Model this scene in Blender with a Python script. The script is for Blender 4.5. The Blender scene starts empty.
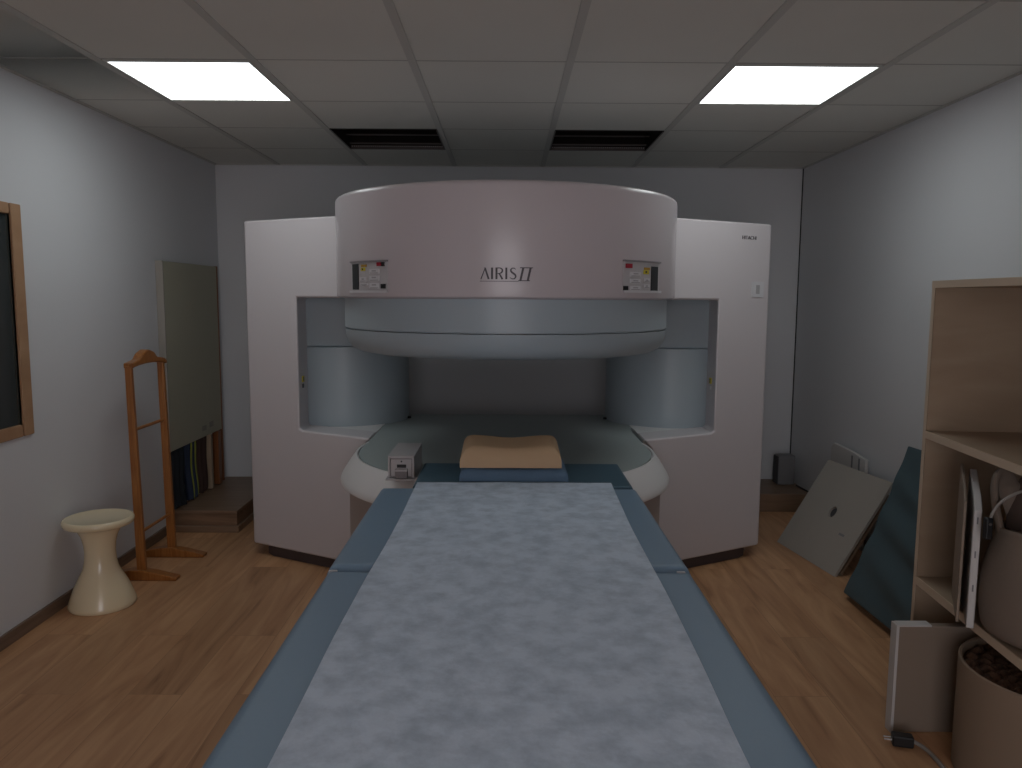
import bpy, bmesh, math, random
from mathutils import Vector, Matrix
random.seed(7)
S = bpy.context.scene
COL = S.collection
PI = math.pi

# ---------------------------------------------------------------- materials
def new_mat(name):
    m = bpy.data.materials.new(name); m.use_nodes = True
    nt = m.node_tree
    return m, nt, nt.nodes['Principled BSDF']

def plain(name, col, rough=.5, spec=.5, metal=0, bump=0, bscale=200, var=0, vscale=5, coat=0):
    m, nt, b = new_mat(name)
    b.inputs['Base Color'].default_value = (*col, 1)
    b.inputs['Roughness'].default_value = rough
    b.inputs['Specular IOR Level'].default_value = spec
    b.inputs['Metallic'].default_value = metal
    if coat: b.inputs['Coat Weight'].default_value = coat; b.inputs['Coat Roughness'].default_value = .12
    tc = nt.nodes.new('ShaderNodeTexCoord')
    if var:
        n = nt.nodes.new('ShaderNodeTexNoise'); n.inputs['Scale'].default_value = vscale; n.inputs['Detail'].default_value = 4
        nt.links.new(tc.outputs['Object'], n.inputs['Vector'])
        mx = nt.nodes.new('ShaderNodeMix'); mx.data_type = 'RGBA'
        mx.inputs[6].default_value = (*[c*(1-var) for c in col], 1)
        mx.inputs[7].default_value = (*[min(1, c*(1+var)) for c in col], 1)
        nt.links.new(n.outputs['Fac'], mx.inputs[0]); nt.links.new(mx.outputs[2], b.inputs['Base Color'])
    if bump:
        n2 = nt.nodes.new('ShaderNodeTexNoise'); n2.inputs['Scale'].default_value = bscale; n2.inputs['Detail'].default_value = 3
        nt.links.new(tc.outputs['Object'], n2.inputs['Vector'])
        bp = nt.nodes.new('ShaderNodeBump'); bp.inputs['Strength'].default_value = bump; bp.inputs['Distance'].default_value = .002
        nt.links.new(n2.outputs['Fac'], bp.inputs['Height']); nt.links.new(bp.outputs['Normal'], b.inputs['Normal'])
    return m

def wood(name, c1, c2, scale=(30, 1.5, 30), rough=.45, knots=0, dist=1.5):
    m, nt, b = new_mat(name)
    tc = nt.nodes.new('ShaderNodeTexCoord'); mp = nt.nodes.new('ShaderNodeMapping')
    mp.inputs['Scale'].default_value = scale
    nt.links.new(tc.outputs['Object'], mp.inputs['Vector'])
    n = nt.nodes.new('ShaderNodeTexNoise'); n.inputs['Scale'].default_value = 1; n.inputs['Detail'].default_value = 6; n.inputs['Distortion'].default_value = dist
    nt.links.new(mp.outputs['Vector'], n.inputs['Vector'])
    r = nt.nodes.new('ShaderNodeValToRGB')
    r.color_ramp.elements[0].position = .3; r.color_ramp.elements[0].color = (*c1, 1)
    r.color_ramp.elements[1].position = .7; r.color_ramp.elements[1].color = (*c2, 1)
    nt.links.new(n.outputs['Fac'], r.inputs['Fac']); nt.links.new(r.outputs['Color'], b.inputs['Base Color'])
    b.inputs['Roughness'].default_value = rough
    return m

def floor_mat():
    m, nt, b = new_mat('oak_laminate'); N = nt.nodes; L = nt.links
    tc = N.new('ShaderNodeTexCoord'); mp = N.new('ShaderNodeMapping')
    mp.inputs['Rotation'].default_value = (0, 0, PI/2)
    L.new(tc.outputs['Object'], mp.inputs['Vector'])
    br = N.new('ShaderNodeTexBrick'); br.offset = .37
    br.inputs['Scale'].default_value = 1; br.inputs['Brick Width'].default_value = 1.3; br.inputs['Row Height'].default_value = .19
    br.inputs['Mortar Size'].default_value = .0012; br.inputs['Mortar Smooth'].default_value = .6
    br.inputs['Color1'].default_value = (0, 0, 0, 1); br.inputs['Color2'].default_value = (1, 1, 1, 1); br.inputs['Mortar'].default_value = (.5, .5, .5, 1)
    L.new(mp.outputs['Vector'], br.inputs['Vector'])
    # plank value shifts the grain lookup so that each plank has a grain of its own
    cmb = N.new('ShaderNodeVectorMath'); cmb.operation = 'MULTIPLY_ADD'
    cmb.inputs[1].default_value = (7, 5, 3)
    L.new(br.outputs['Color'], cmb.inputs[0]); L.new(tc.outputs['Object'], cmb.inputs[2])
    m2 = N.new('ShaderNodeMapping'); m2.inputs['Scale'].default_value = (9, .9, 1)
    L.new(cmb.outputs[0], m2.inputs['Vector'])
    n = N.new('ShaderNodeTexNoise'); n.inputs['Scale'].default_value = 1.4; n.inputs['Detail'].default_value = 7; n.inputs['Distortion'].default_value = 1.6
    L.new(m2.outputs['Vector'], n.inputs['Vector'])
    r = N.new('ShaderNodeValToRGB'); e = r.color_ramp.elements
    e[0].position = .24; e[0].color = (.29, .142, .068, 1); e[1].position = .66; e[1].color = (.60, .345, .185, 1)
    k = e.new(.40); k.color = (.48, .255, .130, 1)
    L.new(n.outputs['Fac'], r.inputs['Fac'])
    mx = N.new('ShaderNodeMix'); mx.data_type = 'RGBA'; mx.blend_type = 'MULTIPLY'
    mr = N.new('ShaderNodeMapRange'); mr.inputs['To Min'].default_value = .84; mr.inputs['To Max'].default_value = 1.08
    L.new(br.outputs['Color'], mr.inputs['Value'])
    mx.inputs[0].default_value = 1; L.new(r.outputs['Color'], mx.inputs[6]); L.new(mr.outputs['Result'], mx.inputs[7])
    mo = N.new('ShaderNodeMix'); mo.data_type = 'RGBA'; mo.inputs[7].default_value = (.12, .06, .03, 1)
    f = N.new('ShaderNodeMath'); f.operation = 'MULTIPLY'; f.inputs[1].default_value = .5
    L.new(br.outputs['Fac'], f.inputs[0]); L.new(f.outputs[0], mo.inputs[0]); L.new(mx.outputs[2], mo.inputs[6])
    L.new(mo.outputs[2], b.inputs['Base Color'])
    b.inputs['Roughness'].default_value = .42; b.inputs['Specular IOR Level'].default_value = .35
    return m

def paper_mat():
    m, nt, b = new_mat('nonwoven_sheet'); N = nt.nodes; L = nt.links
    tc = N.new('ShaderNodeTexCoord')
    n = N.new('ShaderNodeTexNoise'); n.inputs['Scale'].default_value = 17; n.inputs['Detail'].default_value = 6; n.inputs['Roughness'].default_value = .62
    L.new(tc.outputs['Object'], n.inputs['Vector'])
    r = N.new('ShaderNodeValToRGB'); e = r.color_ramp.elements
    e[0].position = .34; e[0].color = (.47, .57, .69, 1); e[1].position = .60; e[1].color = (.65, .76, .90, 1)
    L.new(n.outputs['Fac'], r.inputs['Fac']); L.new(r.outputs['Color'], b.inputs['Base Color'])
    n2 = N.new('ShaderNodeTexNoise'); n2.inputs['Scale'].default_value = 26; n2.inputs['Detail'].default_value = 3
    L.new(tc.outputs['Object'], n2.inputs['Vector'])
    bp = N.new('ShaderNodeBump'); bp.inputs['Strength'].default_value = .35; bp.inputs['Distance'].default_value = .006
    L.new(n2.outputs['Fac'], bp.inputs['Height']); L.new(bp.outputs['Normal'], b.inputs['Normal'])
    b.inputs['Roughness'].default_value = .75; b.inputs['Specular IOR Level'].default_value = .3
    return m

def emit(name, col, s):
    m, nt, b = new_mat(name)
    b.inputs['Base Color'].default_value = (.8, .8, .8, 1)
    b.inputs['Emission Color'].default_value = (*col, 1); b.inputs['Emission Strength'].default_value = s
    return m

WALL = plain('wall_paint', (.64, .65, .67), .75, .25, bump=.25, bscale=120)
CEIL = plain('ceiling_tile_face', (.655, .655, .615), .9, .1, bump=.5, bscale=300, var=.03, vscale=3)
GRID = plain('ceiling_bar', (.50, .50, .475), .6, .3)
CROSS = plain('ceiling_cross_joint', (.40, .395, .375), .8, .1)
FLOOR = floor_mat()
PAPER = paper_mat()
WHITE = plain('warm_white_plastic', (.60, .56, .575), .33, .5, var=.01)
DRUMM = plain('glossy_white_plastic', (.56, .51, .53), .26, .5)
BLUEP = plain('pale_blue_plastic', (.37, .435, .475), .38, .5)
DISC = plain('grey_green_plastic', (.34, .385, .38), .42, .5)
RINGM = plain('cone_white', (.72, .71, .71), .4, .5)
SKIRT = plain('warm_grey_skirt', (.40, .345, .32), .45, .4)
DARKGAP = plain('dark_gap', (.02, .02, .022), .7)
PLINTH = plain('brown_black_plinth', (.075, .055, .055), .6)
LETTER = plain('letter_grey', (.07, .06, .07), .5)
VINYL = plain('slate_blue_vinyl', (.20, .305, .42), .45, .45, bump=.15, bscale=90, var=.03)
VINYLD = plain('dark_teal_vinyl', (.062, .125, .175), .5, .4, bump=.15, bscale=90)
VINYLT = plain('teal_vinyl', (.060, .100, .115), .45, .4, bump=.2, bscale=40, var=.08)
PADM = plain('blue_pad_cloth', (.125, .20, .295), .75, .2, bump=.3, bscale=150)
FOAM = plain('ochre_foam', (.62, .43, .27), .85, .15, bump=.4, bscale=220, var=.04)
CREAM = plain('cream_plastic', (.78, .665, .45), .22, .5, coat=.3)
PINE = wood('varnished_pine', (.24, .082, .018), (.37, .150, .040), (60, 60, 4), .3)
DPINE = wood('dark_orange_pine', (.16, .05, .014), (.24, .085, .025), (60, 60, 4), .4)
PINE2 = wood('pale_pine_frame', (.34, .19, .10), (.46, .28, .16), (60, 4, 4), .5)
LAMN = wood('brown_laminate', (.13, .075, .045), (.25, .15, .09), (2, 14, 14), .45)
LAMT = wood('brown_laminate_top', (.19, .12, .075), (.27, .175, .115), (2, 16, 14), .4)
BIRCH = wood('light_birch_board', (.33, .24, .165), (.375, .285, .20), (3, 3, 14), .5, dist=.6)
BIRCHE = plain('birch_edge_band', (.60, .48, .36), .5, .4)
SKIRTB = wood('baseboard_wood', (.13, .085, .06), (.20, .135, .095), (30, 2, 30), .5)
BOARDG = plain('grey_olive_board', (.42, .41, .32), .7, .3, var=.03, vscale=2)
STAMPM = plain('faded_print', (.30, .29, .25), .8)
BOARDW = plain('off_white_board', (.36, .335, .30), .75, .3, var=.05, vscale=4)
PANELW = plain('white_painted_panel', (.56, .55, .54), .5, .4)
PANELB = plain('beige_panel', (.26, .205, .16), .6, .4, var=.04)
GREYP = plain('grey_plastic', (.20, .20, .21), .5, .4)
GREYD = plain('dark_grey_grille', (.06, .06, .065), .7, .3)
BLACK = plain('black_plastic', (.012, .013, .015), .4, .5)
BOXW = plain('light_grey_device', (.50, .48, .49), .4, .5)
BOXG = plain('mid_grey_device', (.24, .22, .23), .45, .5)
GLASS, _nt, _b = new_mat('dark_observation_glass')
_b.inputs['Base Color'].default_value = (.02, .028, .028, 1); _b.inputs['Roughness'].default_value = .12; _b.inputs['Specular IOR Level'].default_value = .5
STEEL = plain('brushed_steel', (.35, .34, .34), .35, .5, metal=.9)
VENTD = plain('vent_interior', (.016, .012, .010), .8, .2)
VENTS = plain('vent_metal', (.09, .075, .07), .45, .5, metal=.4)
YEL = plain('yellow_label', (.62, .52, .03), .6)
ORG = plain('orange_label', (.45, .25, .03), .6)
RED = plain('red_button', (.35, .012, .03), .4)
STICK = plain('white_sticker', (.62, .61, .63), .6)
STICKG = plain('sticker_print', (.38, .37, .38), .6)
CANVAS = plain('grey_canvas', (.20, .16, .13), .9, .1, bump=.6, bscale=45, var=.1, vscale=8)
CANVASD = plain('bag_lining', (.085, .06, .05), .9, .1)
CARD = plain('tan_cardboard', (.27, .20, .145), .7, .2, var=.06, vscale=3)
FIBRE = wood('brown_fibre', (.03, .014, .007), (.13, .065, .035), (40, 40, 40), .9)
CLOTHK = plain('black_cloth', (.022, .026, .032), .85, .2, bump=.4, bscale=60)
CLOTHN = plain('navy_cloth', (.035, .048, .085), .85, .2, bump=.4, bscale=60)
CLOTHB = plain('brown_cloth', (.07, .042, .036), .85, .2, bump=.4, bscale=60)
LIME = plain('lime_piping', (.30, .33, .05), .7)
CABLE = plain('pale_cable', (.26, .24, .22), .5)
LAMP = emit('lamp_diffuser', (.93, .995, 1.0), 4.5)
GLOW = emit('added_door_glow', (.97, .945, 1.0), 3.1)  # emission of the added doorway, fills in light from behind the viewer

# ---------------------------------------------------------------- mesh helpers
class MB:
    def __init__(s): s.v = []; s.f = []
    def add(s, vs, fs, M=None):
        o = len(s.v)
        s.v += [(M @ Vector(v)) if M is not None else Vector(v) for v in vs]
        s.f += [[i+o for i in f] for f in fs]; return s
    def box(s, x0, x1, y0, y1, z0, z1, M=None):
        vs = [(x, y, z) for z in (z0, z1) for y in (y0, y1) for x in (x0, x1)]
        return s.add(vs, [[0, 2, 3, 1], [4, 5, 7, 6], [0, 1, 5, 4], [2, 6, 7, 3], [0, 4, 6, 2], [1, 3, 7, 5]], M)
    def prism(s, poly, h0, h1, M=None):            # poly in local xy, extruded along z
        n = len(poly)
        vs = [(x, y, h0) for x, y in poly] + [(x, y, h1) for x, y in poly]
        fs = [list(range(n))[::-1], [i+n for i in range(n)]]
        for i in range(n): j = (i+1) % n; fs.append([i, j, j+n, i+n])
        return s.add(vs, fs, M)
    def lathe(s, prof, c=(0, 0), n=96, a0=0, a1=2*PI, M=None):   # prof: (r, z) list
        vs = []; fs = []; full = abs(a1-a0-2*PI) < 1e-6; cols = n if full else n+1; k = len(prof)
        for i in range(cols):
            a = a0+(a1-a0)*i/n
            for r, z in prof: vs.append((c[0]+r*math.cos(a), c[1]+r*math.sin(a), z))
        for i in range(n):
            j = (i+1) % cols
            for q in range(k-1): fs.append([i*k+q, j*k+q, j*k+q+1, i*k+q+1])
        return s.add(vs, fs, M)
    def tube(s, pts, r, n=10, M=None, cap=True, sx=1, sy=1):
        pts = [Vector(p) for p in pts]; m = len(pts); rs = r if isinstance(r, (list, tuple)) else [r]*m
        vs = []; fs = []; up = Vector((0, 0, 1)); prev = None
        for i, p in enumerate(pts):
            d = (pts[min(i+1, m-1)]-pts[max(i-1, 0)]).normalized()
            a = d.cross(up) if prev is None else prev-d*prev.dot(d)
            if a.length < 1e-5: a = d.cross(Vector((1, 0, 0)))
            a.normalize(); b = d.cross(a); prev = a
            for q in range(n):
                t = 2*PI*q/n; vs.append(p+a*math.cos(t)*rs[i]*sx+b*math.sin(t)*rs[i]*sy)
        for i in range(m-1):
            for q in range(n):
                w = (q+1) % n; fs.append([i*n+q, i*n+w, (i+1)*n+w, (i+1)*n+q])
        if cap: fs += [list(range(n))[::-1], [(m-1)*n+q for q in range(n)]]
        return s.add(vs, fs, M)
    def grid(s, fn, nu, nv, M=None):
        vs = [fn(i/nu, j/nv) for j in range(nv+1) for i in range(nu+1)]
        fs = [[j*(nu+1)+i, j*(nu+1)+i+1, (j+1)*(nu+1)+i+1, (j+1)*(nu+1)+i] for j in range(nv) for i in range(nu)]
        return s.add(vs, fs, M)
    def slab(s, fn, nu, nv, th, M=None):          # closed sheet of thickness th under the surface fn (th is a vector)
        top = [Vector(fn(i/nu, j/nv)) for j in range(nv+1) for i in range(nu+1)]
        n = len(top); vs = top+[p-Vector(th) for p in top]; w = nu+1; fs = []
        for j in range(nv):
            for i in range(nu):
                a = j*w+i; q = [a, a+1, a+1+w, a+w]; fs.append(q); fs.append([k+n for k in q[::-1]])
        rim = [i for i in range(nu+1)]+[j*w+nu for j in range(1, nv+1)]+[nv*w+i for i in range(nu-1, -1, -1)]+[j*w for j in range(nv-1, 0, -1)]
        for k in range(len(rim)):
            a, b = rim[k], rim[(k+1) % len(rim)]; fs.append([a, a+n, b+n, b])
        return s.add(vs, fs, M)
    def build(s, name, mat, parent=None, bevel=0, smooth=30, loc=None, local=False, subsurf=0, bseg=2):
        me = bpy.data.meshes.new(name)
        off = Vector((0, 0, 0))
        if loc is not None: off = Vector(loc)
        if parent is not None and not local:
            p = parent
            while p is not None: off += Vector(p.location); p = p.parent
        vs = [v-off for v in s.v]
        me.from_pydata([tuple(v) for v in vs], [], s.f)
        bm = bmesh.new(); bm.from_mesh(me)
        bmesh.ops.remove_doubles(bm, verts=bm.verts, dist=1e-6)
        bmesh.ops.recalc_face_normals(bm, faces=bm.faces)
        bm.to_mesh(me); bm.free()
        me.materials.append(mat)
        for p_ in me.polygons: p_.use_smooth = True
        me.set_sharp_from_angle(angle=math.radians(smooth))
        o = bpy.data.objects.new(name, me); COL.objects.link(o)
        if loc is not None: o.location = loc
        if parent is not None: o.parent = parent
        if bevel:
            b = o.modifiers.new('bevel', 'BEVEL'); b.width = bevel; b.segments = bseg; b.limit_method = 'ANGLE'; b.angle_limit = math.radians(35)
            b.harden_normals = True
        if subsurf:
            q = o.modifiers.new('sub', 'SUBSURF'); q.levels = subsurf; q.render_levels = subsurf
        return o

def tag(o, label=None, cat=None, group=None, kind=None):
    if label: o['label'] = label
    if cat: o['category'] = cat
    if group: o['group'] = group
    if kind: o['kind'] = kind
    return o
def thing(name, label, cat, loc, rz=0, group=None):
    o = bpy.data.objects.new(name, None); COL.objects.link(o); o.location = loc; o.rotation_euler = (0, 0, rz)
    o.empty_display_size = .1
    return tag(o, label, cat, group)
def struct(o): return tag(o, kind='structure')
def copy_tree(o, parent=None):
    c = o.copy(); COL.objects.link(c)
    if parent is not None: c.parent = parent
    for ch in list(o.children): copy_tree(ch, c)
    return c

# ---------------------------------------------------------------- room shell
XL, XR, YB, YF, HC = -2.0, 2.018, 5.425, -1.4, 2.285
struct(MB().box(XL-.1, XR+.1, YF-.1, YB+.1, -.08, 0).build('floor', FLOOR))
struct(MB().box(XL-.12, XR+.12, YB, YB+.12, 0, HC+.3).build('wall_back', WALL))
DX0, DX1, DZ = -.75, .75, 2.02
w = MB(); w.box(XL-.12, DX0, YF-.12, YF, 0, HC+.3); w.box(DX1, XR+.12, YF-.12, YF, 0, HC+.3); w.box(DX0, DX1, YF-.12, YF, DZ, HC+.3)
struct(w.build('wall_front', WALL))
# doorway added unseen behind the viewer: its glowing panel brightens the scanner front
dr = tag(bpy.data.objects.new('added_door_1', None), kind='structure'); COL.objects.link(dr); dr.location = (0, YF, 0)
f = MB(); f.box(DX0-.05, DX0+.03, YF-.02, YF+.02, 0, DZ+.05); f.box(DX1-.03, DX1+.05, YF-.02, YF+.02, 0, DZ+.05); f.box(DX0+.03, DX1-.03, YF-.02, YF+.02, DZ-.03, DZ+.05); f.box(-.03, .03, YF-.02, YF+.02, .0, DZ-.03)
f.build('added_door_frame', PINE2, dr, bevel=.003)
MB().box(DX0+.02, DX1-.02, YF-.06, YF-.045, .0, DZ-.02).build('added_glow_panel', GLOW, dr)
struct(MB().box(XR, XR+.12, YF, YB, 0, HC+.3).build('wall_right', WALL))
# left wall with the opening of the observation window
WY0, WY1, WZ0, WZ1 = 1.70, 3.17, .862, 1.722
w = MB()
w.box(XL-.12, XL, YF, WY0, 0, HC+.3); w.box(XL-.12, XL, WY1, YB, 0, HC+.3)
w.box(XL-.12, XL, WY0, WY1, 0, WZ0); w.box(XL-.12, XL, WY0, WY1, WZ1, HC+.3)
struct(w.build('wall_left', WALL))
struct(MB().box(XL, XL+.014, YF, 4.45, 0, .055).build('baseboard_left', SKIRTB, bevel=.003))
struct(MB().box(XR-.014, XR, YF, 4.95, 0, .055).build('baseboard_right', SKIRTB, bevel=.003))
struct(MB().box(XR-.006, XR, YB-.006, YB, .12, HC).build('trim_1', DARKGAP))

# ceiling of square tiles on T bars; four lit / two open cells are cut out
gx = [XL, -1.565, -.972, -.368, .232, .846, 1.447, XR]
gy = [YF, -.57, .03, .63, 1.23, 1.83, 2.43, 3.065, 3.69, 4.265, 4.845, YB]
lights = [(1, 7), (5, 7)]
vents = [(2, 9), (4, 9)]
c = MB()
for i in range(len(gx)-1):
    for j in range(len(gy)-1):
        if (i, j) in lights or (i, j) in vents: continue
        c.box(gx[i], gx[i+1], gy[j], gy[j+1], HC+.004, HC+.02)
ceil = struct(c.build('ceiling', CEIL))
g = MB()
for x in gx[1:-1]: g.box(x-.015, x+.015, YF, YB, HC-.001, HC+.006)
g.build('ceiling_bar', GRID, ceil)
g = MB()
for y in gy[1:-1]:
    g.box(XL, XR, y-.005, y+.005, HC+.0034, HC+.008)
g.build('cross_bar', CROSS, ceil)
g = MB(); g.box(XL, XL+.018, YF, YB, HC-.002, HC+.006); g.box(XR-.018, XR, YF, YB, HC-.002, HC+.006); g.box(XL, XR, YB-.018, YB, HC-.002, HC+.006)
g.build('wall_angle', GRID, ceil)
MB().box(XL-.1, XR+.1, YF-.1, YB+.1, HC+.28, HC+.32).build('ceiling_slab', VENTD, ceil)

ldesc = {(1, 7): 'lit square ceiling panel on the left, above the olive board',
         (5, 7): 'lit square ceiling panel on the right, above the birch shelf'}
def light_at(i, j):
    x0, x1, y0, y1 = gx[i]+.013, gx[i+1]-.013, gy[j]+.016, gy[j+1]-.010
    t = thing('ceiling_light', ldesc[(i, j)], 'ceiling light', ((x0+x1)/2, (y0+y1)/2, HC-.001), group='square ceiling lights')
    f = MB(); b = .012
    f.box(x0, x1, y0, y0+b, HC-.001, HC+.07); f.box(x0, x1, y1-b, y1, HC-.001, HC+.07)
    f.box(x0, x0+b, y0+b, y1-b, HC-.001, HC+.07); f.box(x1-b, x1, y0+b, y1-b, HC-.001, HC+.07)
    f.build('light_frame', GRID, t)
    MB().box(x0+b, x1-b, y0+b, y1-b, HC+.003, HC+.012).build('diffuser', LAMP, t)
    MB().box(x0+.002, x1-.002, y0+.002, y1-.002, HC+.07, HC+.08).build('housing', GRID, t)
for ij in lights: light_at(*ij)

def vent_at(i, j, label):
    x0, x1, y0, y1 = gx[i]+.013, gx[i+1]-.013, gy[j]+.006, gy[j+1]-.020
    t = thing('ceiling_vent', label, 'ceiling vent', ((x0+x1)/2, (y0+y1)/2, HC), group='open dark ceiling vents')
    f = MB(); b = .010; H = .22
    f.box(x0, x1, y0, y0+b, HC, HC+H); f.box(x0, x1, y1-b, y1, HC, HC+H)
    f.box(x0, x0+b, y0+b, y1-b, HC, HC+H); f.box(x1-b, x1, y0+b, y1-b, HC, HC+H)
    f.box(x0, x1, y0, y1, HC+H, HC+H+.01)
    f.build('vent_box', VENTD, t)
    f = MB(); b = .012
    f.box(x0, x1, y1-b, y1, HC-.002, HC+.02); f.box(x0, x0+b*.6, y0, y1, HC-.002, HC+.01); f.box(x1-b*.6, x1, y0, y1, HC-.002, HC+.01)
    f.build('vent_frame', VENTS, t)
    for k, yy in enumerate((y1-.06, y1-.16, y1-.30)):
        MB().box(x0+.01, x1-.01, yy-.008, yy+.008, HC+.02+.03*k, HC+.026+.03*k).build('slat', VENTS, t)
    pf = MB()
    for k in range(44):
        xx = x0+.02+k*(x1-x0-.04)/43
        pf.box(xx-.002, xx+.002, y1-.035, y1-.022, HC+.010, HC+.014)
    pf.build('perforated_strip', STEEL, t)
vent_at(*vents[0], 'open dark square vent in the ceiling, left of the scanner drum centre')
vent_at(*vents[1], 'open dark square vent in the ceiling, right of the scanner drum centre')

# observation window, its frame and glass
win = tag(bpy.data.objects.new('window_1', None), kind='structure'); COL.objects.link(win); win.location = (XL, 2.4, .8)
f = MB(); y0, y1, z0, z1 = WY0-.01, WY1+.064, WZ0-.046, WZ1+.040
f.box(XL-.10, XL+.010, WY1, y1, z0, z1); f.box(XL-.10, XL+.010, y0-.06, WY0+.012, z0, z1)
f.box(XL-.10, XL+.010, WY0+.012, WY1-.012, z0, WZ0+.004); f.box(XL-.10, XL+.010, WY0+.012, WY1-.012, WZ1-.004, z1)
f.build('window_frame', PINE2, win, bevel=.004)
MB().box(XL-.012, XL-.004, WY0+.005, WY1-.005, WZ0, WZ1).build('window_glass', GLASS, win)
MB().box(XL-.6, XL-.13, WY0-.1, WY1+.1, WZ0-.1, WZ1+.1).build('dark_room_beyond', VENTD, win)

# wooden platform and step at the back
tag(MB().box(XL+.002, XR-.002, 4.99, YB-.002, 0, .120).build('back_platform', LAMT, bevel=.004, loc=(0, 5.2, 0)),
    'low wooden laminate platform along the foot of the back wall', 'platform')
st = thing('step', 'low brown laminate step box in the left back corner', 'step', (-1.79, 4.74, 0))
MB().box(XL+.016, -1.60, 4.50, 4.985, .112, .130).build('step_top', LAMT, st, bevel=.003)
MB().box(XL+.018, -1.605, 4.505, 4.985, .038, .112).build('riser', LAMN, st)
MB().box(XL+.016, -1.590, 4.485, 4.985, 0, .038).build('base_board', LAMT, st, bevel=.003)

# ---------------------------------------------------------------- the scanner
CY = 3.52; CX = -.008
mri = thing('mri_scanner', 'large white open magnetic resonance scanner with pale blue poles', 'medical scanner', (0, 4.2, 0))
def wing(sg):
    A = Vector((1.36*sg, 4.10, 0)); B = Vector((.90*sg, 3.85, 0))
    d = (B-A).normalized()                       # along the face, towards the centre
    n = Vector((-d.y, d.x, 0)); n = n if n.y > 0 else -n
    # local: x = distance from the outer edge, y = height, z = depth
    M = Matrix(((d.x, 0, 0, A.x), (d.y, 0, 1, A.y), (0, 1, 0, 0), (0, 0, 0, 1)))
    def s(x): return (1.36-x)/abs(d.x)
    def arc(cx, cz, r, a0, a1, n_=6): return [(cx+r*math.cos(a0+(a1-a0)*i/n_), cz+r*math.sin(a0+(a1-a0)*i/n_)) for i in range(n_+1)]
    out = s(1.376); e = s(1.065)
    P = [(out, .060), (s(.73), .060), (s(.73), .60), (s(.71), .66), (s(.665), .712)]
    P += [(e+.018, .712)] + [(e-0, .722)]
    P += [(e, 1.39), (s(.69), 1.39), (s(.69), 1.785), (out, 1.785)]
    o = MB().prism(P, 0, .20, M).build('wing_cover', WHITE, mri, bevel=.012, bseg=3)
    # housing that runs back beside the posts
    hb = MB()
    Q = [(1.372*sg, 4.10), (1.372*sg, 4.86), (1.075*sg, 4.86), (1.075*sg, 4.17), (1.25*sg, 4.25)]
    hb.prism(Q[:4]+[(1.30*sg, 4.28)] if False else [(1.368*sg, 4.30), (1.368*sg, 4.86), (1.10*sg, 4.86), (1.10*sg, 4.16)], .06, 1.78)
    hb.build('side_housing', WHITE, mri, bevel=.02)
    # plinth
    MB().prism([(1.26*sg, 4.075), (.78*sg, 3.82), (.78*sg, 4.8), (1.30*sg, 4.8), (1.30*sg, 4.12)], 0, .062).build('plinth', PLINTH, mri)
    # label pair on the inner side of the opening
    lb = MB(); xx = 1.064*sg
    return o, M, e
for sg in (-1, 1):
    o, M, e = wing(sg)
    y0 = 4.015 if sg < 0 else 4.03
    xa, xb = sorted((1.0645*sg, 1.060*sg))
    lb = MB().box(xa, xb, y0-.015, y0+.02, .955, .985).build('warning_label', YEL, mri)
    MB().box(xa-.0004, xb+.0004, y0-.006, y0+.010, .960, .980).build('label_symbol', BLACK, lb)
    MB().box(xa, xb, y0-.012, y0+.010, .925, .945).build('small_label', BLACK if sg < 0 else STICK, mri)
# upper yoke joining the posts behind the drum
MB().box(-1.099, 1.099, 4.115, 4.76, 1.130, 1.44).build('upper_yoke', BLUEP, mri, bevel=.012)
# drum (upper magnet cover)
R = .745
MB().lathe([(0, 1.390), (.71, 1.390), (R-.012, 1.392), (R-.002, 1.398), (R, 1.408), (R, 1.786), (R-.002, 1.796), (R-.006, 1.803), (R-.014, 1.808), (R-.03, 1.811), (0, 1.822)], (CX, CY), 160).build('drum_cover', DRUMM, mri, smooth=40)
MB().lathe([(0, 1.395), (.712, 1.395), (.712, 1.270), (.707, 1.268), (.707, 1.265), (0, 1.265)], (CX, CY), 160).build('upper_pole_collar', BLUEP, mri, smooth=25)
MB().lathe([(0, 1.262), (.711, 1.262), (.708, 1.232), (.698, 1.205), (.680, 1.183), (.655, 1.170), (.62, 1.163), (.54, 1.158), (0, 1.158)], (CX, CY), 160).build('upper_pole_face', BLUEP, mri, smooth=50)
# posts
for sg in (-1, 1):
    MB().lathe([(0, .70), (.36, .70), (.36, 1.13), (0, 1.13)], (.93*sg, 4.45), 64).build('post', BLUEP, mri)
    MB().tube([(.565*sg, 4.42, .70), (.565*sg, 4.42, .715)], .012, 12).build('dark_hole_stub', BLACK, mri)  # black stub standing in for the dark hole at the post foot
# lower magnet: shelf between the wings, disc, flared cone and skirt
sh = [(-1.09, 4.02), (-.67, 3.77), (-.67, 4.60), (-1.09, 4.60)]
MB().prism(sh, .60, .707).build('lower_ledge', RINGM, mri)
MB().prism([(-x, y) for x, y in sh], .60, .707).build('lower_ledge', RINGM, mri)
pts = [(CX-.662*math.cos(a), CY-.662*math.sin(a)) for a in [PI*i/60 for i in range(61)]]
MB().prism(pts+[(.654, 4.10), (.69, 4.12), (.69, 4.58), (-.69, 4.58), (-.69, 4.12), (-.67, 4.10)], .55, .7035).build('lower_pole_disc', DISC, mri, bevel=.003)
MB().lathe([(.63, .68), (.664, .692), (.668, .7035), (.676, .705), (.705, .665), (.735, .618), (.744, .598), (.742, .586), (.71, .580), (.63, .580), (.63, .68)], (CX, CY), 120, PI*.93, PI*2.07).build('flared_ring', RINGM, mri, smooth=40)
MB().lathe([(.705, .06), (.705, .580)], (CX, CY), 100, PI*.9, 2.1*PI).build('skirt', SKIRT, mri)
MB().prism([(-.66, 3.15), (.64, 3.15), (.66, 4.7), (-.66, 4.7)], 0, .06).build('plinth', PLINTH, mri)

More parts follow.
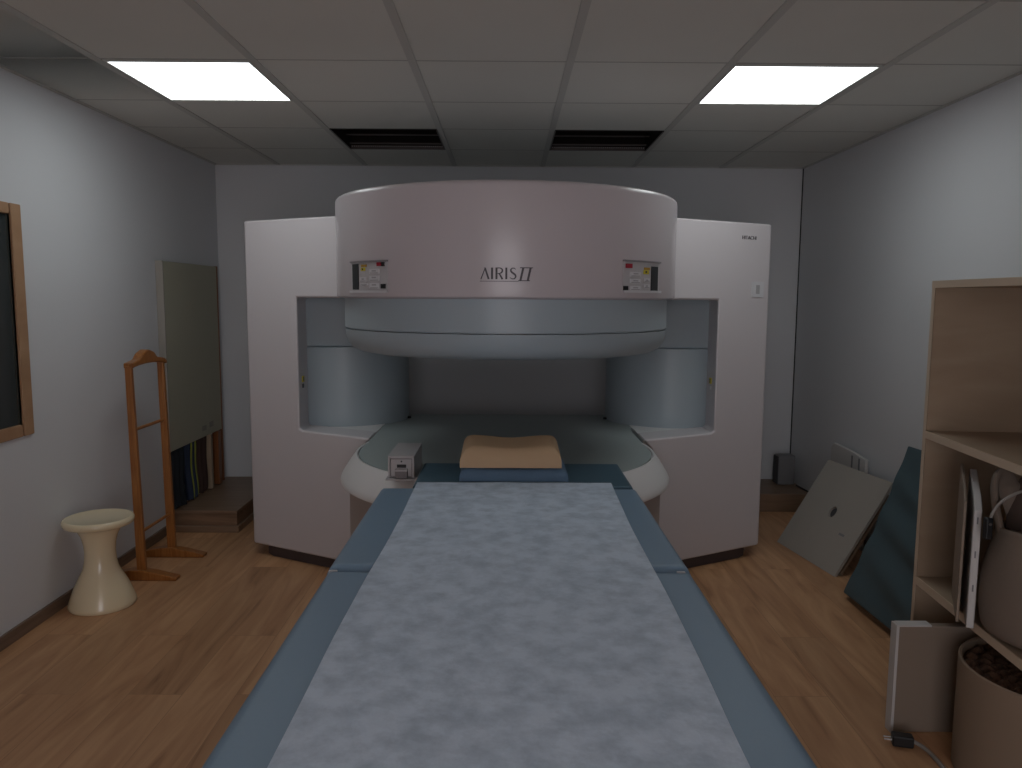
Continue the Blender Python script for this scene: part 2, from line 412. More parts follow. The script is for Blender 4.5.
# curved pieces that sit on the drum's face
def patch(t0, t1, z0, z1, off, name, mat, parent, thick=.006, n=12):
    m = MB(); vs = []; fs = []
    for i in range(n+1):
        t = t0+(t1-t0)*i/n
        for r, z in ((R+off, z0), (R+off, z1), (R+off-thick, z1), (R+off-thick, z0)):
            vs.append((CX+r*math.sin(t), CY-r*math.cos(t), z))
    for i in range(n):
        for q in range(4): fs.append([i*4+q, (i+1)*4+q, (i+1)*4+(q+1) % 4, i*4+(q+1) % 4])
    fs += [[0, 1, 2, 3], [n*4+3, n*4+2, n*4+1, n*4]]
    m.add(vs, fs)
    return m.build(name, mat, parent)
TL0, TL1, TR0, TR1 = -.950, -.630, .620, .945
def panel(sg):
    if sg < 0:
        T = lambda px: TL0+(px-352)/36*(TL1-TL0)
        Z = lambda py: 1.529-(py-261.5)*.00374
        X = lambda a: a
    else:                                        # mirrored lettering order, measured on its own
        T = lambda px: TR0+(px-622)/37*(TR1-TR0)
        Z = lambda py: 1.527-(py-263.5)*.00373
    P = patch(T(352 if sg < 0 else 622.5), T(388 if sg < 0 else 658.5), Z(292), Z(261.5), .002, 'control_panel', BOXW, mri, .02)
    def it(a, b, z0, z1, name, mat, off=.005, par=None): return patch(T(a), T(b), Z(z1), Z(z0), off, name, mat, par or P, .006, 4)
    it(351.5 if sg < 0 else 622, 388.5 if sg < 0 else 659, 260.2, 262.0, 'top_lip', BOXG, .008)
    it(352 if sg < 0 else 622.5, 388.5 if sg < 0 else 659, 290.5, 292.8, 'bottom_lip', STICK, .012)
    if sg < 0:
        it(354, 361.2, 263.3, 289.5, 'indicator_strip', BLACK)
        it(364.5, 369.8, 264.2, 266.6, 'orange_label', ORG); y_ = it(364.2, 368.4, 267.2, 270.6, 'yellow_label', YEL)
        it(365.6, 366.6, 268.0, 269.8, 'label_symbol', BLACK, .006, y_)
        it(380.3, 383.6, 262.6, 266.2, 'stop_button', RED, .010); it(383.8, 385.8, 262.4, 266.4, 'key_switch', BLACK, .008)
        it(383.2, 386.4, 284, 288.6, 'black_button', BLACK, .008)
        for a, b, z0, z1 in ((373, 381.5, 269, 273.6), (373, 381.5, 275.6, 280.8), (373, 381.5, 283, 288.5), (363, 370, 277, 281.5), (363.5, 371, 283, 285.2)):
            k = it(a, b, z0, z1, 'button_plate', STICK, .006); it(a+.8, b-.8, z1-.9, z1-.4, 'button_print', BOXG, .007, k); it(a+2.4, b-2.4, z0+1.2, z0+2.6, 'button_print', STICKG, .007, k)
    else:
        it(648.2, 656, 265.6, 292-.8, 'indicator_strip', BLACK)
        it(640.6, 646.3, 267, 269.4, 'orange_label', ORG); y_ = it(640.2, 645.4, 269.6, 273.8, 'yellow_label', YEL)
        it(641.6, 643, 270.6, 272.6, 'label_symbol', BLACK, .006, y_)
        it(624, 628.8, 264, 268.4, 'stop_button', RED, .010); it(622.8, 626, 286.2, 290.8, 'black_button', BLACK, .008)
        for a, b, z0, z1 in ((628, 637, 272, 276.6), (628, 637, 279, 283.2), (628, 637, 286, 290.2), (640, 646.5, 278, 281.5), (640, 646.5, 284, 288)):
            k = it(a, b, z0, z1, 'button_plate', STICK, .006); it(a+.8, b-.8, z1-.9, z1-.4, 'button_print', BOXG, .007, k); it(a+2.4, b-2.4, z0+1.2, z0+2.4, 'button_print', STICKG, .007, k)
panel(-1); panel(1)

# product lettering on the drum: strokes bent round the cylinder (AIRIS with a bar-less A, then a slanted II)
def bent(pairs, name, parent):                   # list of quads in (arc length u, height z)
    m = MB()
    for q in pairs:
        vs = []
        for off in (.0035, -.003):
            for u, z in q:
                t = u/R; r = R+off; vs.append((CX+r*math.sin(t), CY-r*math.cos(t), z))
        n = len(q)
        m.add(vs, [list(range(n)), [i+n for i in range(n)][::-1]]+[[i, (i+1) % n, (i+1) % n+n, i+n] for i in range(n)])
    return m.build(name, LETTER, parent)
LW = .003546
def LP(px): return (px-505.0)*LW
def LZ(py): return 1.502-(py-267.6)*.00351
def line(a, b, w0, w1=None):
    w1 = w1 or w0
    return [(LP(a[0]-w0/2), LZ(a[1])), (LP(a[0]+w0/2), LZ(a[1])), (LP(b[0]+w1/2), LZ(b[1])), (LP(b[0]-w1/2), LZ(b[1]))]
def stroke(pts, ws):
    out = []
    for i in range(len(pts)-1):
        a, b = Vector(pts[i]), Vector(pts[i+1]); d = (b-a).normalized(); n = Vector((-d.y, d.x)); w0, w1 = ws[i]/2, ws[i+1]/2
        a2 = a-d*.08; b2 = b+d*.08
        out.append([(LP(p.x), LZ(p.y)) for p in (a2-n*w0, a2+n*w0, b2+n*w1, b2-n*w1)])
    return out
yt, yb = 267.6, 279.2
L = []
L += [line((484.6, yt), (480.2, yb), .7, .9), line((484.2, yt), (488.0, yb), 1.5, 1.9)]            # A without a bar
L += [line((491.4, yt), (491.4, yb), 2.0)]                                                       # I
L += [line((495.8, yt), (495.8, yb), 2.0)]                                                       # R
L += stroke([(496.5, yt+.4), (499.5, yt+.4), (501.4, yt+1.6), (501.8, yt+3.2), (501.0, yt+4.9), (499.2, yt+5.8), (497, yt+5.9)], [.8, .9, 1.5, 1.8, 1.5, .9, .8])
L += stroke([(498.6, yt+6), (501.8, yb)], [1.4, 1.9])
L += [line((505.6, yt), (505.6, yb), 2.0)]                                                       # I
L += stroke([(514.9, yt+1.6), (513.2, yt+.4), (511.2, yt+.6), (509.9, yt+2.2), (510.4, yt+4.0), (512.4, yt+5.6), (514.6, yt+7.2), (515.1, yt+9.2), (513.8, yt+11), (511.6, yt+11.3), (509.2, yt+10)], [.7, .9, 1.0, 1.6, 1.7, 1.8, 1.8, 1.6, 1.1, .9, .7])
L += [line((522.6, yt-.2), (519.6, yb+1.6), 2.1), line((530.0, yt-.2), (527.0, yb+1.6), 2.1)]      # slanted II
L += [[(LP(a), LZ(b)) for a, b in ((519.4, yt-.4), (532.4, yt-.4), (532.2, yt+.5), (519.2, yt+.5))]]
L += [[(LP(a), LZ(b)) for a, b in ((517.6, yb+1.0), (529.4, yb+1.0), (529.2, yb+1.8), (517.4, yb+1.8))]]
bent(L, 'lettering', mri)
bent([[(LP(479.2), LZ(281.0)), (LP(517.8), LZ(281.0)), (LP(517.8), LZ(281.5)), (LP(479.2), LZ(281.5))]], 'lettering_underline', mri)

# maker's lettering and a square sticker on the right wing
A = Vector((1.36, 4.10, 0)); B = Vector((.90, 3.85, 0)); d = (A-B).normalized(); nn = Vector((d.y, -d.x, 0))
def on_wing(x, z, out=.0): return A+d*((x-1.36)/d.x)+Vector((0, 0, z))+nn*out
cu = bpy.data.curves.new('badge_text', 'FONT'); cu.body = 'HITACHI'; cu.size = .026; cu.align_x = 'CENTER'; cu.align_y = 'CENTER'; cu.extrude = .0015; cu.offset = -.0002
to = bpy.data.objects.new('badge_text', cu); COL.objects.link(to)
bpy.context.view_layer.update()
me = bpy.data.meshes.new_from_object(to.evaluated_get(bpy.context.evaluated_depsgraph_get()))
bpy.data.objects.remove(to); me.materials.clear(); me.materials.append(LETTER)
bo = bpy.data.objects.new('maker_lettering', me); COL.objects.link(bo); bo.parent = mri
p = on_wing(1.237, 1.708, .001)
bo.matrix_local = Matrix.Translation(p-Vector(mri.location)) @ Matrix(((d.x, 0, nn.x, 0), (d.y, 0, nn.y, 0), (0, 1, 0, 0), (0, 0, 0, 1))) @ Matrix.Diagonal((1.0, 1, 1, 1))
Mw = Matrix(((d.x, 0, nn.x, 0), (d.y, 0, nn.y, 0), (0, 1, 0, 0), (0, 0, 0, 1)))
def wing_tile(x, z, w_, h_, t_, name, mat, par):
    q = on_wing(x, z)
    return MB().box(-w_/2, w_/2, -h_/2, h_/2, -.002, t_, Matrix.Translation(q) @ Mw).build(name, mat, par, bevel=.0008)
sk = wing_tile(1.300, 1.446, .085, .080, .004, 'square_sticker', STICK, mri)
wing_tile(1.300, 1.446, .026, .046, .005, 'sticker_print', STICKG, sk)

# ---------------------------------------------------------------- patient table and what lies on it
tb = thing('patient_table', 'long patient table running up to the scanner opening', 'table', (0, 1.9, 0))
MB().box(-.415, .425, .45, 2.72, .655, .683).build('tabletop', WHITE, tb, bevel=.008)
MB().box(-.325, .435, 2.72, 3.04, .706, .722).build('head_plate', WHITE, tb, bevel=.003)
MB().box(-.30, .40, 2.69, 2.74, .660, .7055).build('bracket', GREYP, tb)
MB().box(-.36, .37, .50, 2.68, .58, .655).build('frame', GREYP, tb, bevel=.01)
MB().box(-.28, .28, .75, 2.1, .06, .58).build('pedestal', WHITE, tb, bevel=.02)
MB().box(-.34, .34, .65, 2.2, 0, .06).build('base', PLINTH, tb, bevel=.01)
for sx in (-1, 1):
    MB().box(sx*.428-.014+.006, sx*.428+.006+.006, 1.841, 1.849, .682, .728).build('clip', STICK, tb)

def cushion(x0, x1, y0, y1, z0, z1, name, mat, r=.018, sag=.0, n=28, dent=None):
    def rr(u, v):
        x = x0+(x1-x0)*u; y = y0+(y1-y0)*v
        e = min(u*(x1-x0), (1-u)*(x1-x0), v*(y1-y0), (1-v)*(y1-y0))
        k = math.sqrt(max(0, 1-(1-min(1, e/r))**2))
        z = z0+(z1-z0)*(.35+.65*k)
        if dent: z += dent(u, v)
        return (x, y, z)
    us = lambda t: t
    def warp(t, L_):                             # more rows near the borders
        return .5-.5*math.cos(PI*t)
    m = MB(); top = []; 
    for j in range(n+1):
        for i in range(n+1): top.append(rr(warp(i/n, 0), warp(j/n, 0)))
    w_ = n+1; N_ = len(top); vs = top+[(x, y, z0) for x, y, z in top]; fs = []
    for j in range(n):
        for i in range(n):
            a = j*w_+i; q = [a, a+1, a+1+w_, a+w_]; fs.append(q); fs.append([k+N_ for k in q[::-1]])
    rim = [i for i in range(n+1)]+[j*w_+n for j in range(1, n+1)]+[n*w_+i for i in range(n-1, -1, -1)]+[j*w_ for j in range(n-1, 0, -1)]
    for k in range(len(rim)):
        a, b = rim[k], rim[(k+1) % len(rim)]; fs.append([a, a+N_, b+N_, b])
    m.add(vs, fs)
    return m.build(name, mat, loc=((x0+x1)/2, (y0+y1)/2, z0), smooth=60)
tag(cushion(-.441, .456, .50, 1.838, .686, .735, 'table_mattress', VINYL, .022, n=36), 'long slate blue vinyl mattress at the near end of the patient table', 'mattress', 'vinyl table mattresses')
tag(cushion(-.445, .459, 1.852, 2.665, .686, .735, 'table_mattress', VINYL, .022, n=36), 'short slate blue vinyl mattress at the scanner end of the patient table', 'mattress', 'vinyl table mattresses')
tag(cushion(-.332, .445, 2.672, 3.055, .724, .737, 'head_mat', VINYLD, .008, n=24), 'thin dark blue mat under the head cushions at the scanner opening', 'mat')
def sheet(u, v):
    y = .52+(2.713-.52)*v
    xl = -.343+.026*v; xr = .343+.027*v
    x = xl+(xr-xl)*u
    z = .7395 if y < 2.63 else .7405
    z += .0009*math.sin(9*y+5*x)*math.sin(14*x-3*y)+.0005*math.sin(31*x+17*y)
    return (x+.003*math.sin(5*y)*(2*u-1), y, z)
tag(MB().slab(sheet, 60, 150, (0, 0, .001)).build('disposable_sheet', PAPER, loc=(0, 1.6, .73)), 'long pale blue disposable sheet laid over the patient table', 'sheet')
padz = .7385
tag(cushion(-.171, .221, 2.735, 2.985, padz, .785, 'head_pad', PADM, .03, dent=lambda u, v: -.004*math.cos((u-.5)*PI)), 'flat blue cloth head pad beneath the ochre cushion', 'pillow')
def foamshape(u, v):
    return -.010*math.exp(-((u-.5)/.22)**2)+.016*(v-.3)
tag(cushion(-.170, .197, 2.745, 2.99, .786, .862, 'head_cushion', FOAM, .045, dent=foamshape, n=32), 'ochre foam head cushion on top of the blue pad', 'pillow')

dv = thing('injection_monitor', 'small light grey device box with a knob beside the head cushions', 'device', (-.40, 3.02, .706))
x0, x1, y0, y1, z0, z1 = -.453, -.353, 2.90, 3.18, .711, .794
b_ = MB(); t_ = .008
b_.box(x0, x1, y0+.012, y1, z0, z1)
b_.box(x0, x0+t_, y0, y0+.012, z0, z1); b_.box(x1-t_, x1, y0, y0+.012, z0, z1); b_.box(x0+t_, x1-t_, y0, y0+.012, z1-t_, z1); 
b_.build('casing', BOXW, dv, bevel=.002)
fp = MB().box(x0+.011, x1-.011, y0+.006, y0+.0125, z0+.006, z1-.012).build('front_panel', BOXW, dv)
MB().box(x0+.009, x1-.009, y0+.009, y0+.0127, z0+.003, z1-.009).build('panel_gap', BOXG, dv)
MB().box(x0+.034, x0+.069, y0+.003, y0+.008, .750, .762).build('slot', BLACK, dv)
MB().tube([(x0+.051, y0+.001, .774), (x0+.051, y0+.008, .774)], .003, 10).build('screw', BLACK, dv)
k_ = MB().box(x0+.028, x0+.076, y0-.018, y0+.006, .712, .745).build('knob', BOXG, dv, bevel=.003)
MB().box(x0+.028, x0+.076, y0-.020, y0+.006, .740, .747).build('knob_top', BOXW, k_, bevel=.001)
MB().box(x0-.006, x1+.002, y0-.022, y1, .706, .711).build('base_plate', BOXW, dv)

# ---------------------------------------------------------------- left side furniture
stool = thing('stool', 'cream plastic hourglass stool standing by the left wall', 'stool', (-1.835, 3.405, 0))
prof = [(0, .0), (.150, .0), (.155, .006), (.153, .020), (.139, .058), (.121, .100), (.099, .140), (.080, .175), (.070, .212), (.067, .250), (.070, .288), (.079, .322), (.093, .350), (.108, .367), (.122, .374), (0, .374)]
MB().lathe([(q[0]*(.91 if q[1] < .2 else .95), q[1]) for q in prof], (-1.835, 3.405), 64).build('body', CREAM, stool, smooth=50)
MB().lathe([(0, .374), (.136, .374), (.144, .379), (.147, .388), (.147, .398), (.142, .406), (.136, .408), (.130, .406), (0, .405)], (-1.835, 3.405), 64).build('seat', CREAM, stool, smooth=50)

vs_ = thing('valet_stand', 'varnished pine clothes valet stand beside the stool', 'clothes stand', (-1.845, 3.895, 0))
for y in (3.72, 4.065):
    poly = [(.022, .04), (.066, .04), (.042, 1.06), (.010, 1.06)]
    M = Matrix(((1, 0, 0, -1.846), (0, 0, 1, y-.012), (0, 1, 0, 0), (0, 0, 0, 1)))
    MB().prism(poly, 0, .024, M).build('upright', PINE, vs_, bevel=.004)
    fpoly = [(-.13, 0), (.20, 0), (.20, .016), (.10, .040), (.03, .052), (-.03, .052), (-.09, .040), (-.16, .018)]
    M = Matrix(((1, 0, 0, -1.825), (0, 0, 1, y-.028), (0, 1, 0, 0), (0, 0, 0, 1)))
    MB().prism(fpoly, 0, .056, M).build('foot', PINE, vs_, bevel=.005)
def rodx(x, z, r, y0, y1): MB().tube([(x, y0, z), (x, y1, z)], r, 12).build('rod', PINE, vs_)
rodx(-1.817, .745, .008, 3.71, 4.075); rodx(-1.805, .235, .008, 3.71, 4.075); 
hp = []
for i in range(41):
    t = i/40; y = -.180+.383*t
    hump = .028/(1+math.exp((abs(y)-.075)/.008))
    z = 1.088-.022*(abs(y)/.215)**2+hump+(.012*math.exp(-((abs(y))/.035)**2))
    if abs(y) > .185: z -= .008
    hp.append((y, z))
lo = [(y, 1.048-.012*(1-(abs(y)/.215)**2)*-1-.010*(abs(y)/.215)**3) for y, z in hp[::-1]]
M = Matrix(((0, 0, 1, -1.844), (1, 0, 0, 3.895), (0, 1, 0, 0), (0, 0, 0, 1)))
MB().prism(hp+lo, 0, .045, M).build('hanger_bar', PINE, vs_, bevel=.006)
for y in (3.72, 4.065): MB().tube([(-1.812, y-.012, 1.066), (-1.803, y-.012, 1.066)], .006, 10).build('peg', PINE, vs_)

bd = thing('wall_board', 'tall olive grey board on wooden posts against the left wall', 'board', (-1.96, 4.83, .13))
MB().box(XL+.004, -1.960, 4.455, 5.270, .490, 1.592).build('board_face', BOARDG, bd, bevel=.002)
MB().box(-1.998, -1.957, 4.447, 4.457, .490, 1.594).build('edge_strip', BOARDW, bd)
MB().box(-1.998, -1.957, 5.268, 5.284, .130, 1.594).build('edge_strip', DPINE, bd)
MB().box(-1.990, -1.950, 5.17, 5.225, .125, .490).build('post', DPINE, bd, bevel=.003)
MB().box(-1.990, -1.950, 5.04, 5.07, .125, .490).build('post', BIRCH, bd, bevel=.003)
MB().box(-1.9602, -1.9585, 4.93, 5.00, .530, .562).build('stamp', STAMPM, bd)
MB().box(-1.9602, -1.9585, 5.05, 5.12, .535, .572).build('stamp', STAMPM, bd)

def cloth(y0, y1, z0, z1, mat, ph, name, label, stripes=()):
    def xs(u, v):
        a = .5+.5*math.sin(u*PI*5+ph)+.3*math.sin(u*17+ph*2)
        taper = .6+.4*v
        return -1.982+.004+.028*a*taper
    def fn(u, v):
        y = y0+(y1-y0)*u; z = z1-(z1-z0)*v
        return (xs(u, v)+.004*math.sin(v*7+ph), y+.006*math.sin(v*5+ph*3), z+.008*math.sin(u*6+ph)*v)
    t = thing(name, label, 'cloth', (-1.96, (y0+y1)/2, z0))
    MB().slab(fn, 40, 30, (.008, 0, 0)).build('fabric', mat, t)
    for u in stripes:
        MB().tube([Vector(fn(u, k/20))+Vector((.004, 0, 0)) for k in range(21)], .0055, 8).build('lime_piping', LIME, t)
cloth(4.46, 4.645, .145, .490, CLOTHK, .3, 'hanging_cloth', 'black folded cloth hanging below the board, nearest the stand')
cloth(4.655, 4.84, .140, .489, CLOTHN, 1.4, 'hanging_cloth', 'navy folded cloth with lime piping hanging below the board', (.62, .93))
cloth(4.85, 5.02, .140, .488, CLOTHB, 2.2, 'hanging_cloth', 'dark brown folded cloth hanging below the board by the posts')

# ---------------------------------------------------------------- right back corner
sp = thing('speaker', 'small grey loudspeaker on the platform in the right back corner', 'speaker', (1.915, 5.26, .12))
Mr = Matrix.Translation((1.915, 5.26, .121)) @ Matrix.Rotation(.04, 4, 'Z')
MB().box(-.045, .072, -.02, .07, 0, .205, Mr).build('cabinet', GREYP, sp, bevel=.008)
MB().box(-.051, -.044, -.016, .065, .006, .198, Mr).build('grille', GREYD, sp, bevel=.002)
tag(MB().tube([(1.985, 5.20, .128), (1.995, 5.10, .127), (2.004, 5.02, .127), (2.006, 4.965, .124), (2.003, 4.955, .06), (2.0, 4.94, .008), (1.99, 4.8, .008)], .006, 8).build('speaker_cable', BLACK, loc=(1.99, 5.0, .01)),
    'black cable trailing from the small loudspeaker to the floor', 'cable')

# square board with a hole, leaning on the wall
e = Vector((1.565-1.659, 4.353-3.788, 0)); w_ = e.length; e.normalize()
n = Vector((e.y, -e.x, 0)); th = 1.01
upv = n*math.cos(th)+Vector((0, 0, math.sin(th))); nrm = e.cross(upv).normalized()
if nrm.x > 0: nrm = -nrm
bl = thing('leaning_board', 'off-white square board with a round hole leaning on the right wall', 'board', (1.659, 3.788, 0))
Mb = Matrix(((e.x, upv.x, nrm.x, 1.659), (e.y, upv.y, nrm.y, 3.788), (e.z, upv.z, nrm.z, .002), (0, 0, 0, 1)))
LL = .56; hx, hy, hr = .285, .295, .028
m = MB(); N_ = 32; th_ = .014
# face with a real hole: ring of quads between the square outline and the hole
def sq(a):
    c_, s_ = math.cos(a), math.sin(a); k = 1/max(abs(c_), abs(s_))
    x = hx+c_*k*(w_/2); y = hy+s_*k*(LL/2)
    x = min(max(x, 0), w_) ; y = min(max(y, 0), LL)
    return x, y
vv = []; ff = []
angs = sorted(set([2*PI*i/N_+PI/4 for i in range(N_)]))
for a in angs:
    ox, oy = hx+(math.cos(a)/max(abs(math.cos(a)), abs(math.sin(a))))*(w_/2), LL/2+(math.sin(a)/max(abs(math.cos(a)), abs(math.sin(a))))*(LL/2)
    ox = ox-hx+w_/2
    ix, iy = hx+hr*math.cos(a), hy+hr*1.15*math.sin(a)
    vv += [(ox, oy, 0), (ix, iy, 0), (ox, oy, -th_), (ix, iy, -th_)]
nA = len(angs)
for i in range(nA):
    j = (i+1) % nA; a, b = i*4, j*4
    ff += [[a, b, b+1, a+1], [a+2, a+3, b+3, b+2], [a, a+2, b+2, b], [a+1, b+1, b+3, a+3]]
m.add(vv, ff, Mb); m.build('board_face', BOARDW, bl, smooth=20)
MB().lathe([(0, -.0139), (hr*.99, -.0139), (hr*.99, -.012), (0, -.012)], (0, 0), 24, M=Mb @ Matrix.Translation((hx, hy, 0))).build('hole_backing', GREYD, bl)
MB().box(.10, .145, .20, .212, 0, .0006, Mb).build('scuff', GREYP, bl)
# dark sheet under the board, standing in for its shaded thick side
tag(MB().box(.012, w_-.03, .0, .50, -.045, -.030, Mb).build('shaded_side_board', CARD, loc=(1.70, 4.05, 0)), 'dark tan sheet standing in for the shaded thick side of the square board', 'board')
pw = thing('slotted_panel', 'white plastic panel with two slots behind the square board', 'panel', (1.985, 4.40, 0))
pp = [(4.20, .05), (4.62, .05), (4.66, .50), (4.62, .535), (4.36, .53), (4.20, .515)]
Mx = Matrix(((0, 0, 1, 1.982), (1, 0, 0, 0), (0, 1, 0, 0), (0, 0, 0, 1)))
MB().prism([(a, b if b > .1 else 0) for a, b in pp], -.004, .016, Mx).build('panel_body', PANELW, pw, bevel=.004)
for yy in (4.27, 4.36):
    MB().box(1.974, 1.979, yy-.006, yy+.006, .44, .51).build('slot', GREYP, pw)

# teal wedge mat leaning behind the shelf
mt = thing('exercise_mat', 'teal vinyl mat leaning on the right wall behind the birch shelf', 'mat', (1.585, 3.3, 0))
L_ = .75; th2 = 1.175
u2 = Vector((math.cos(th2), 0.05, math.sin(th2))).normalized()
def mfn(u, v):
    p0 = Vector((1.585+.012*u, 3.515-.60*u, .03)); s_ = L_*v
    p = p0+u2*s_+Vector((0, .03*v*(1-u)-.02*v, 0))
    fold = .013*math.sin(v*26+u*5)*(.3+u)*(.25+math.sin(PI*v))
    return (p.x+.010*math.sin(v*PI)-fold, p.y, p.z+.006*math.sin(u*3))
MB().slab(mfn, 24, 60, (-.035, 0, .028)).build('mat_body', VINYLT, mt, bevel=.006)

# birch shelf unit against the right wall
SX, SY, SR = 1.418, 2.602, -.075                # far front corner, slight turn
shf = thing('shelf_unit', 'open birch shelf unit along the right wall', 'shelf unit', (SX, SY, 0), 0)
Ms = Matrix.Translation((SX, SY, 0)) @ Matrix.Rotation(SR, 4, 'Z')   # local x = depth to the wall, local -y = towards the viewer
D_, W_, T_ = .500, 1.75, .018  # run lengthened out of view to shade the shelf interior
MB().box(.002, D_, -T_, 0, 0, 1.437, Ms).build('side_panel', BIRCH, shf)
MB().box(.002, D_, -W_, -W_+T_, 0, 1.437, Ms).build('side_panel', BIRCH, shf)
MB().box(0, D_, -W_-.002, .002, 1.437, 1.460, Ms).build('top', BIRCH, shf)
MB().box(.002, D_, -W_+T_, -T_, .932, .957, Ms).build('shelf', BIRCH, shf)
MB().box(.002, D_, -W_+T_, -T_, .421, .448, Ms).build('shelf', BIRCH, shf)
MB().box(D_-.006, D_, -W_+T_, -T_, .30, 1.437, Ms).build('back_panel', BIRCH, shf)
ed = MB()
ed.box(-.002, .0, -T_, 0, 0, 1.437, Ms); ed.box(-.002, .002, -W_+T_, -T_, .932, .957, Ms); ed.box(-.002, .002, -W_+T_, -T_, .421, .448, Ms); ed.box(-.003, 0, -W_, .0, 1.437, 1.460, Ms)
ed.build('edge_band', BIRCHE, shf)

# panels standing on the lower shelf
zs = .449
def upright_panel(yn, xn, yf, xf, zt_n, zt_f, th_, name, mat, label, lip=0):
    d_ = Vector((xf-xn, yf-yn, 0)); Lh = d_.length; d_.normalize(); nv = Vector((d_.y, -d_.x, 0))
    Mq = Matrix(((d_.x, 0, nv.x, xn), (d_.y, 0, nv.y, yn), (0, 1, 0, 0), (0, 0, 0, 1)))
    t = thing(name, label, 'panel', (xn, yn, zs), group='flat panels on the lower shelf')
    MB().prism([(0, zs), (Lh, zs), (Lh, zt_f), (Lh*.25, zt_n+(zt_f-zt_n)*.45), (0, zt_n)], 0, th_, Mq).build('panel_body', mat, t, bevel=.003)
    return t, Mq, Lh
t1, Mq, Lh = upright_panel(2.16, 1.338, 2.40, 1.462, .800, .868, .020, 'flat_panel', PANELW, 'white thick edged panel standing on the lower shelf beside the canvas bag')
for zz in (.56, .66, .76): MB().box(-.001, .0015, .008, .012, zz, zz+.02, Matrix(((Mq[0][0], Mq[0][2], 0, Mq[0][3]), (Mq[1][0], Mq[1][2], 0, Mq[1][3]), (0, 0, 1, 0), (0, 0, 0, 1)))).build('slot', GREYP, t1)
t2, Mq2, _ = upright_panel(2.20, 1.331, 2.43, 1.450, .815, .880, .008, 'flat_panel', PANELB, 'thin beige panel resting against the white panel on the lower shelf')

# canvas bag
bag = thing('canvas_bag', 'grey brown canvas bag slumped on the lower shelf', 'bag', (1.53, 2.08, zs))
def bagfn(u, v):
    a = 2*PI*u; 
    rx, ry = .180, .165
    bul = 1+.10*math.sin(PI*min(1, v*1.1))-.10*v+.025*math.sin(a*5+v*4)*v+.02*math.sin(a*3+1)*v
    if v < .12: bul *= .80+.20*math.sqrt(max(0, 1-(1-v/.12)**2))
    z = zs+.002+.325*v+.022*math.sin(a*2+.8)*v*v-.025*math.cos(a-PI*1.15)*v*v
    return (1.535+rx*bul*math.cos(a), 2.075+ry*bul*math.sin(a), z)
m = MB().grid(bagfn, 64, 24)
m.grid(lambda u, v: (1.535+(bagfn(u, 0)[0]-1.535)*v, 2.075+(bagfn(u, 0)[1]-2.075)*v, zs+.002), 64, 4)
bo_ = m.build('bag_body', CANVAS, bag, smooth=60)
sm = bo_.modifiers.new('solid', 'SOLIDIFY'); sm.thickness = .006; sm.offset = -1
MB().grid(lambda u, v: (1.535+(bagfn(u, .85)[0]-1.535)*v*.95, 2.075+(bagfn(u, .85)[1]-2.075)*v*.95, zs+.22-.03*(1-v)+.01*math.sin(9*u*PI)*v), 48, 6).build('lining', CANVASD, bag, smooth=60)
def strap(pts, name='strap', w=.03, mat=CANVAS): MB().tube(pts, w, 12, sx=1, sy=.35).build(name, mat, bag, smooth=60)
def bez(P, n=20):
    out = []
    for i in range(n+1):
        t = i/n; q = [Vector(p) for p in P]
        while len(q) > 1: q = [a.lerp(b, t) for a, b in zip(q, q[1:])]
        out.append(q[0])
    return out
strap(bez([(1.405, 2.12, .72), (1.36, 2.14, .86), (1.38, 2.17, .965), (1.45, 2.20, .92), (1.49, 2.18, .74)]), w=.030)
strap(bez([(1.46, 2.17, .74), (1.47, 2.18, .96), (1.58, 2.17, .96), (1.66, 2.12, .74)]), w=.022, mat=CANVASD)
cb = thing('connector_cable', 'grey cable with a black connector hanging over the canvas bag', 'cable', (1.34, 2.09, .78))
MB().tube(bez([(1.345, 2.095, .795), (1.35, 2.09, .85), (1.42, 2.10, .885), (1.50, 2.06, .935), (1.58, 2.0, .80)]), .004, 8).build('wire', CABLE, cb)
MB().box(1.330, 1.349, 2.086, 2.106, .735, .797).build('connector', BLACK, cb, bevel=.004)
MB().tube([(1.339, 2.084, .780), (1.339, 2.0875, .780)], .004, 8).build('pin', STEEL, cb)

# under the shelf, on the floor
bn = thing('round_bin', 'round tan cardboard bin on the floor below the lowest shelf', 'bin', (1.572, 2.11, 0))
MB().lathe([(0, .002), (.236, .002), (.240, .008), (.240, .342), (.236, .346), (.230, .342), (.230, .30), (0, .30)], (1.572, 2.11), 72).build('bin_body', CARD, bn)
def fib(u, v):
    a = 2*PI*u; r = .229*v
    return (1.572+r*math.cos(a), 2.11+r*math.sin(a), .318+.018*math.sin(a*23)*math.sin(v*19)*v+.02*(1-v))
MB().grid(fib, 140, 24).build('fibre_filling', FIBRE, bn)
lb_ = thing('small_leaning_board', 'beige board with a pale edge standing on the floor before the shelf', 'board', (1.36, 2.39, 0))
MB().box(1.256, 1.500, 2.375, 2.405, .0, .358).build('board_body', PANELB, lb_, bevel=.003)
MB().box(1.248, 1.257, 2.371, 2.407, .0, .363).build('edge_strip', PANELW, lb_); MB().box(1.257, 1.36, 2.371, 2.407, .3585, .364).build('edge_strip', PANELW, lb_)
pg = thing('power_cord', 'black plug with a pale cord on the floor in front of the shelf', 'power cord', (1.24, 2.31, 0))
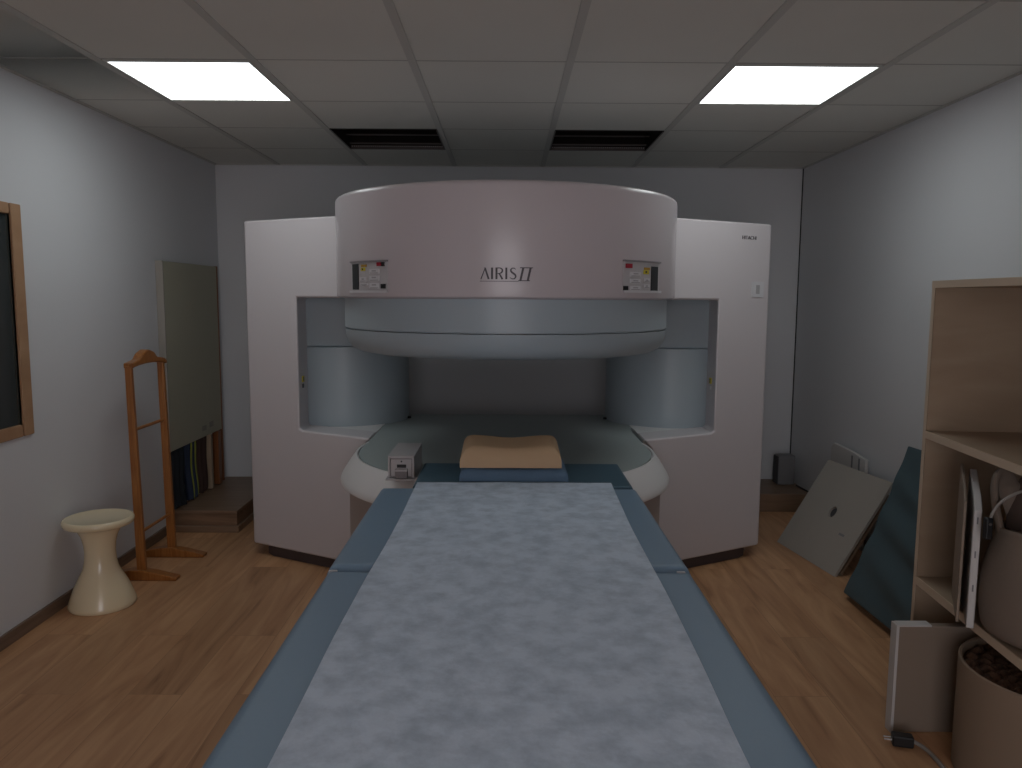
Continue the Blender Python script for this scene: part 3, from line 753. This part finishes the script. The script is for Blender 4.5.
Mp = Matrix.Translation((1.252, 2.300, .019)) @ Matrix.Rotation(-.25, 4, 'Z')
MB().box(-.033, .030, -.018, .018, -.0185, .018, Mp).build('plug', BLACK, pg, bevel=.006)
for yy in (-.008, .008): MB().tube([Mp @ Vector((-.055, yy, 0)), Mp @ Vector((-.03, yy, 0))], .0025, 8).build('prong', STEEL, pg)
MB().tube(bez([(1.280, 2.293, .018), (1.32, 2.27, .008), (1.32, 2.22, .007), (1.30, 2.10, .007), (1.29, 2.0, .007), (1.27, 1.7, .007)]), .0065, 8).build('cord', CABLE, pg)

# ---------------------------------------------------------------- camera
f_px, pt, yw, rl, h = 775.5891, .1109, .0047, -.0058, 1.3965
c_, s_ = math.cos(yw), math.sin(yw); Yr = Matrix(((c_, -s_, 0), (s_, c_, 0), (0, 0, 1)))
c_, s_ = math.cos(pt), math.sin(pt); Pr = Matrix(((1, 0, 0), (0, c_, -s_), (0, s_, c_)))
c_, s_ = math.cos(rl), math.sin(rl); Rr = Matrix(((c_, 0, -s_), (0, 1, 0), (s_, 0, c_)))
Mc = Rr @ Pr @ Yr                                # rows: right, forward, up
right, fwd, upw = Mc[0], Mc[1], Mc[2]
cam = bpy.data.cameras.new('camera'); co = bpy.data.objects.new('camera', cam); COL.objects.link(co)
cam.sensor_width = 36; cam.sensor_fit = 'HORIZONTAL'; cam.lens = f_px/1022*36; cam.clip_start = .02
co.matrix_world = Matrix(((right[0], upw[0], -fwd[0], 0), (right[1], upw[1], -fwd[1], 0), (right[2], upw[2], -fwd[2], h), (0, 0, 0, 1)))
S.camera = co

# ---------------------------------------------------------------- world and view
wd = bpy.data.worlds.new('world'); S.world = wd; wd.use_nodes = True
wd.node_tree.nodes['Background'].inputs[0].default_value = (.5, .5, .5, 1); wd.node_tree.nodes['Background'].inputs[1].default_value = .02
S.view_settings.view_transform = 'Standard'; S.view_settings.look = 'None'; S.view_settings.gamma = 1; S.view_settings.use_curve_mapping = False
S.view_settings.exposure = 0
S.cycles.use_denoising = True
S.cycles.max_bounces = 8; S.cycles.diffuse_bounces = 5
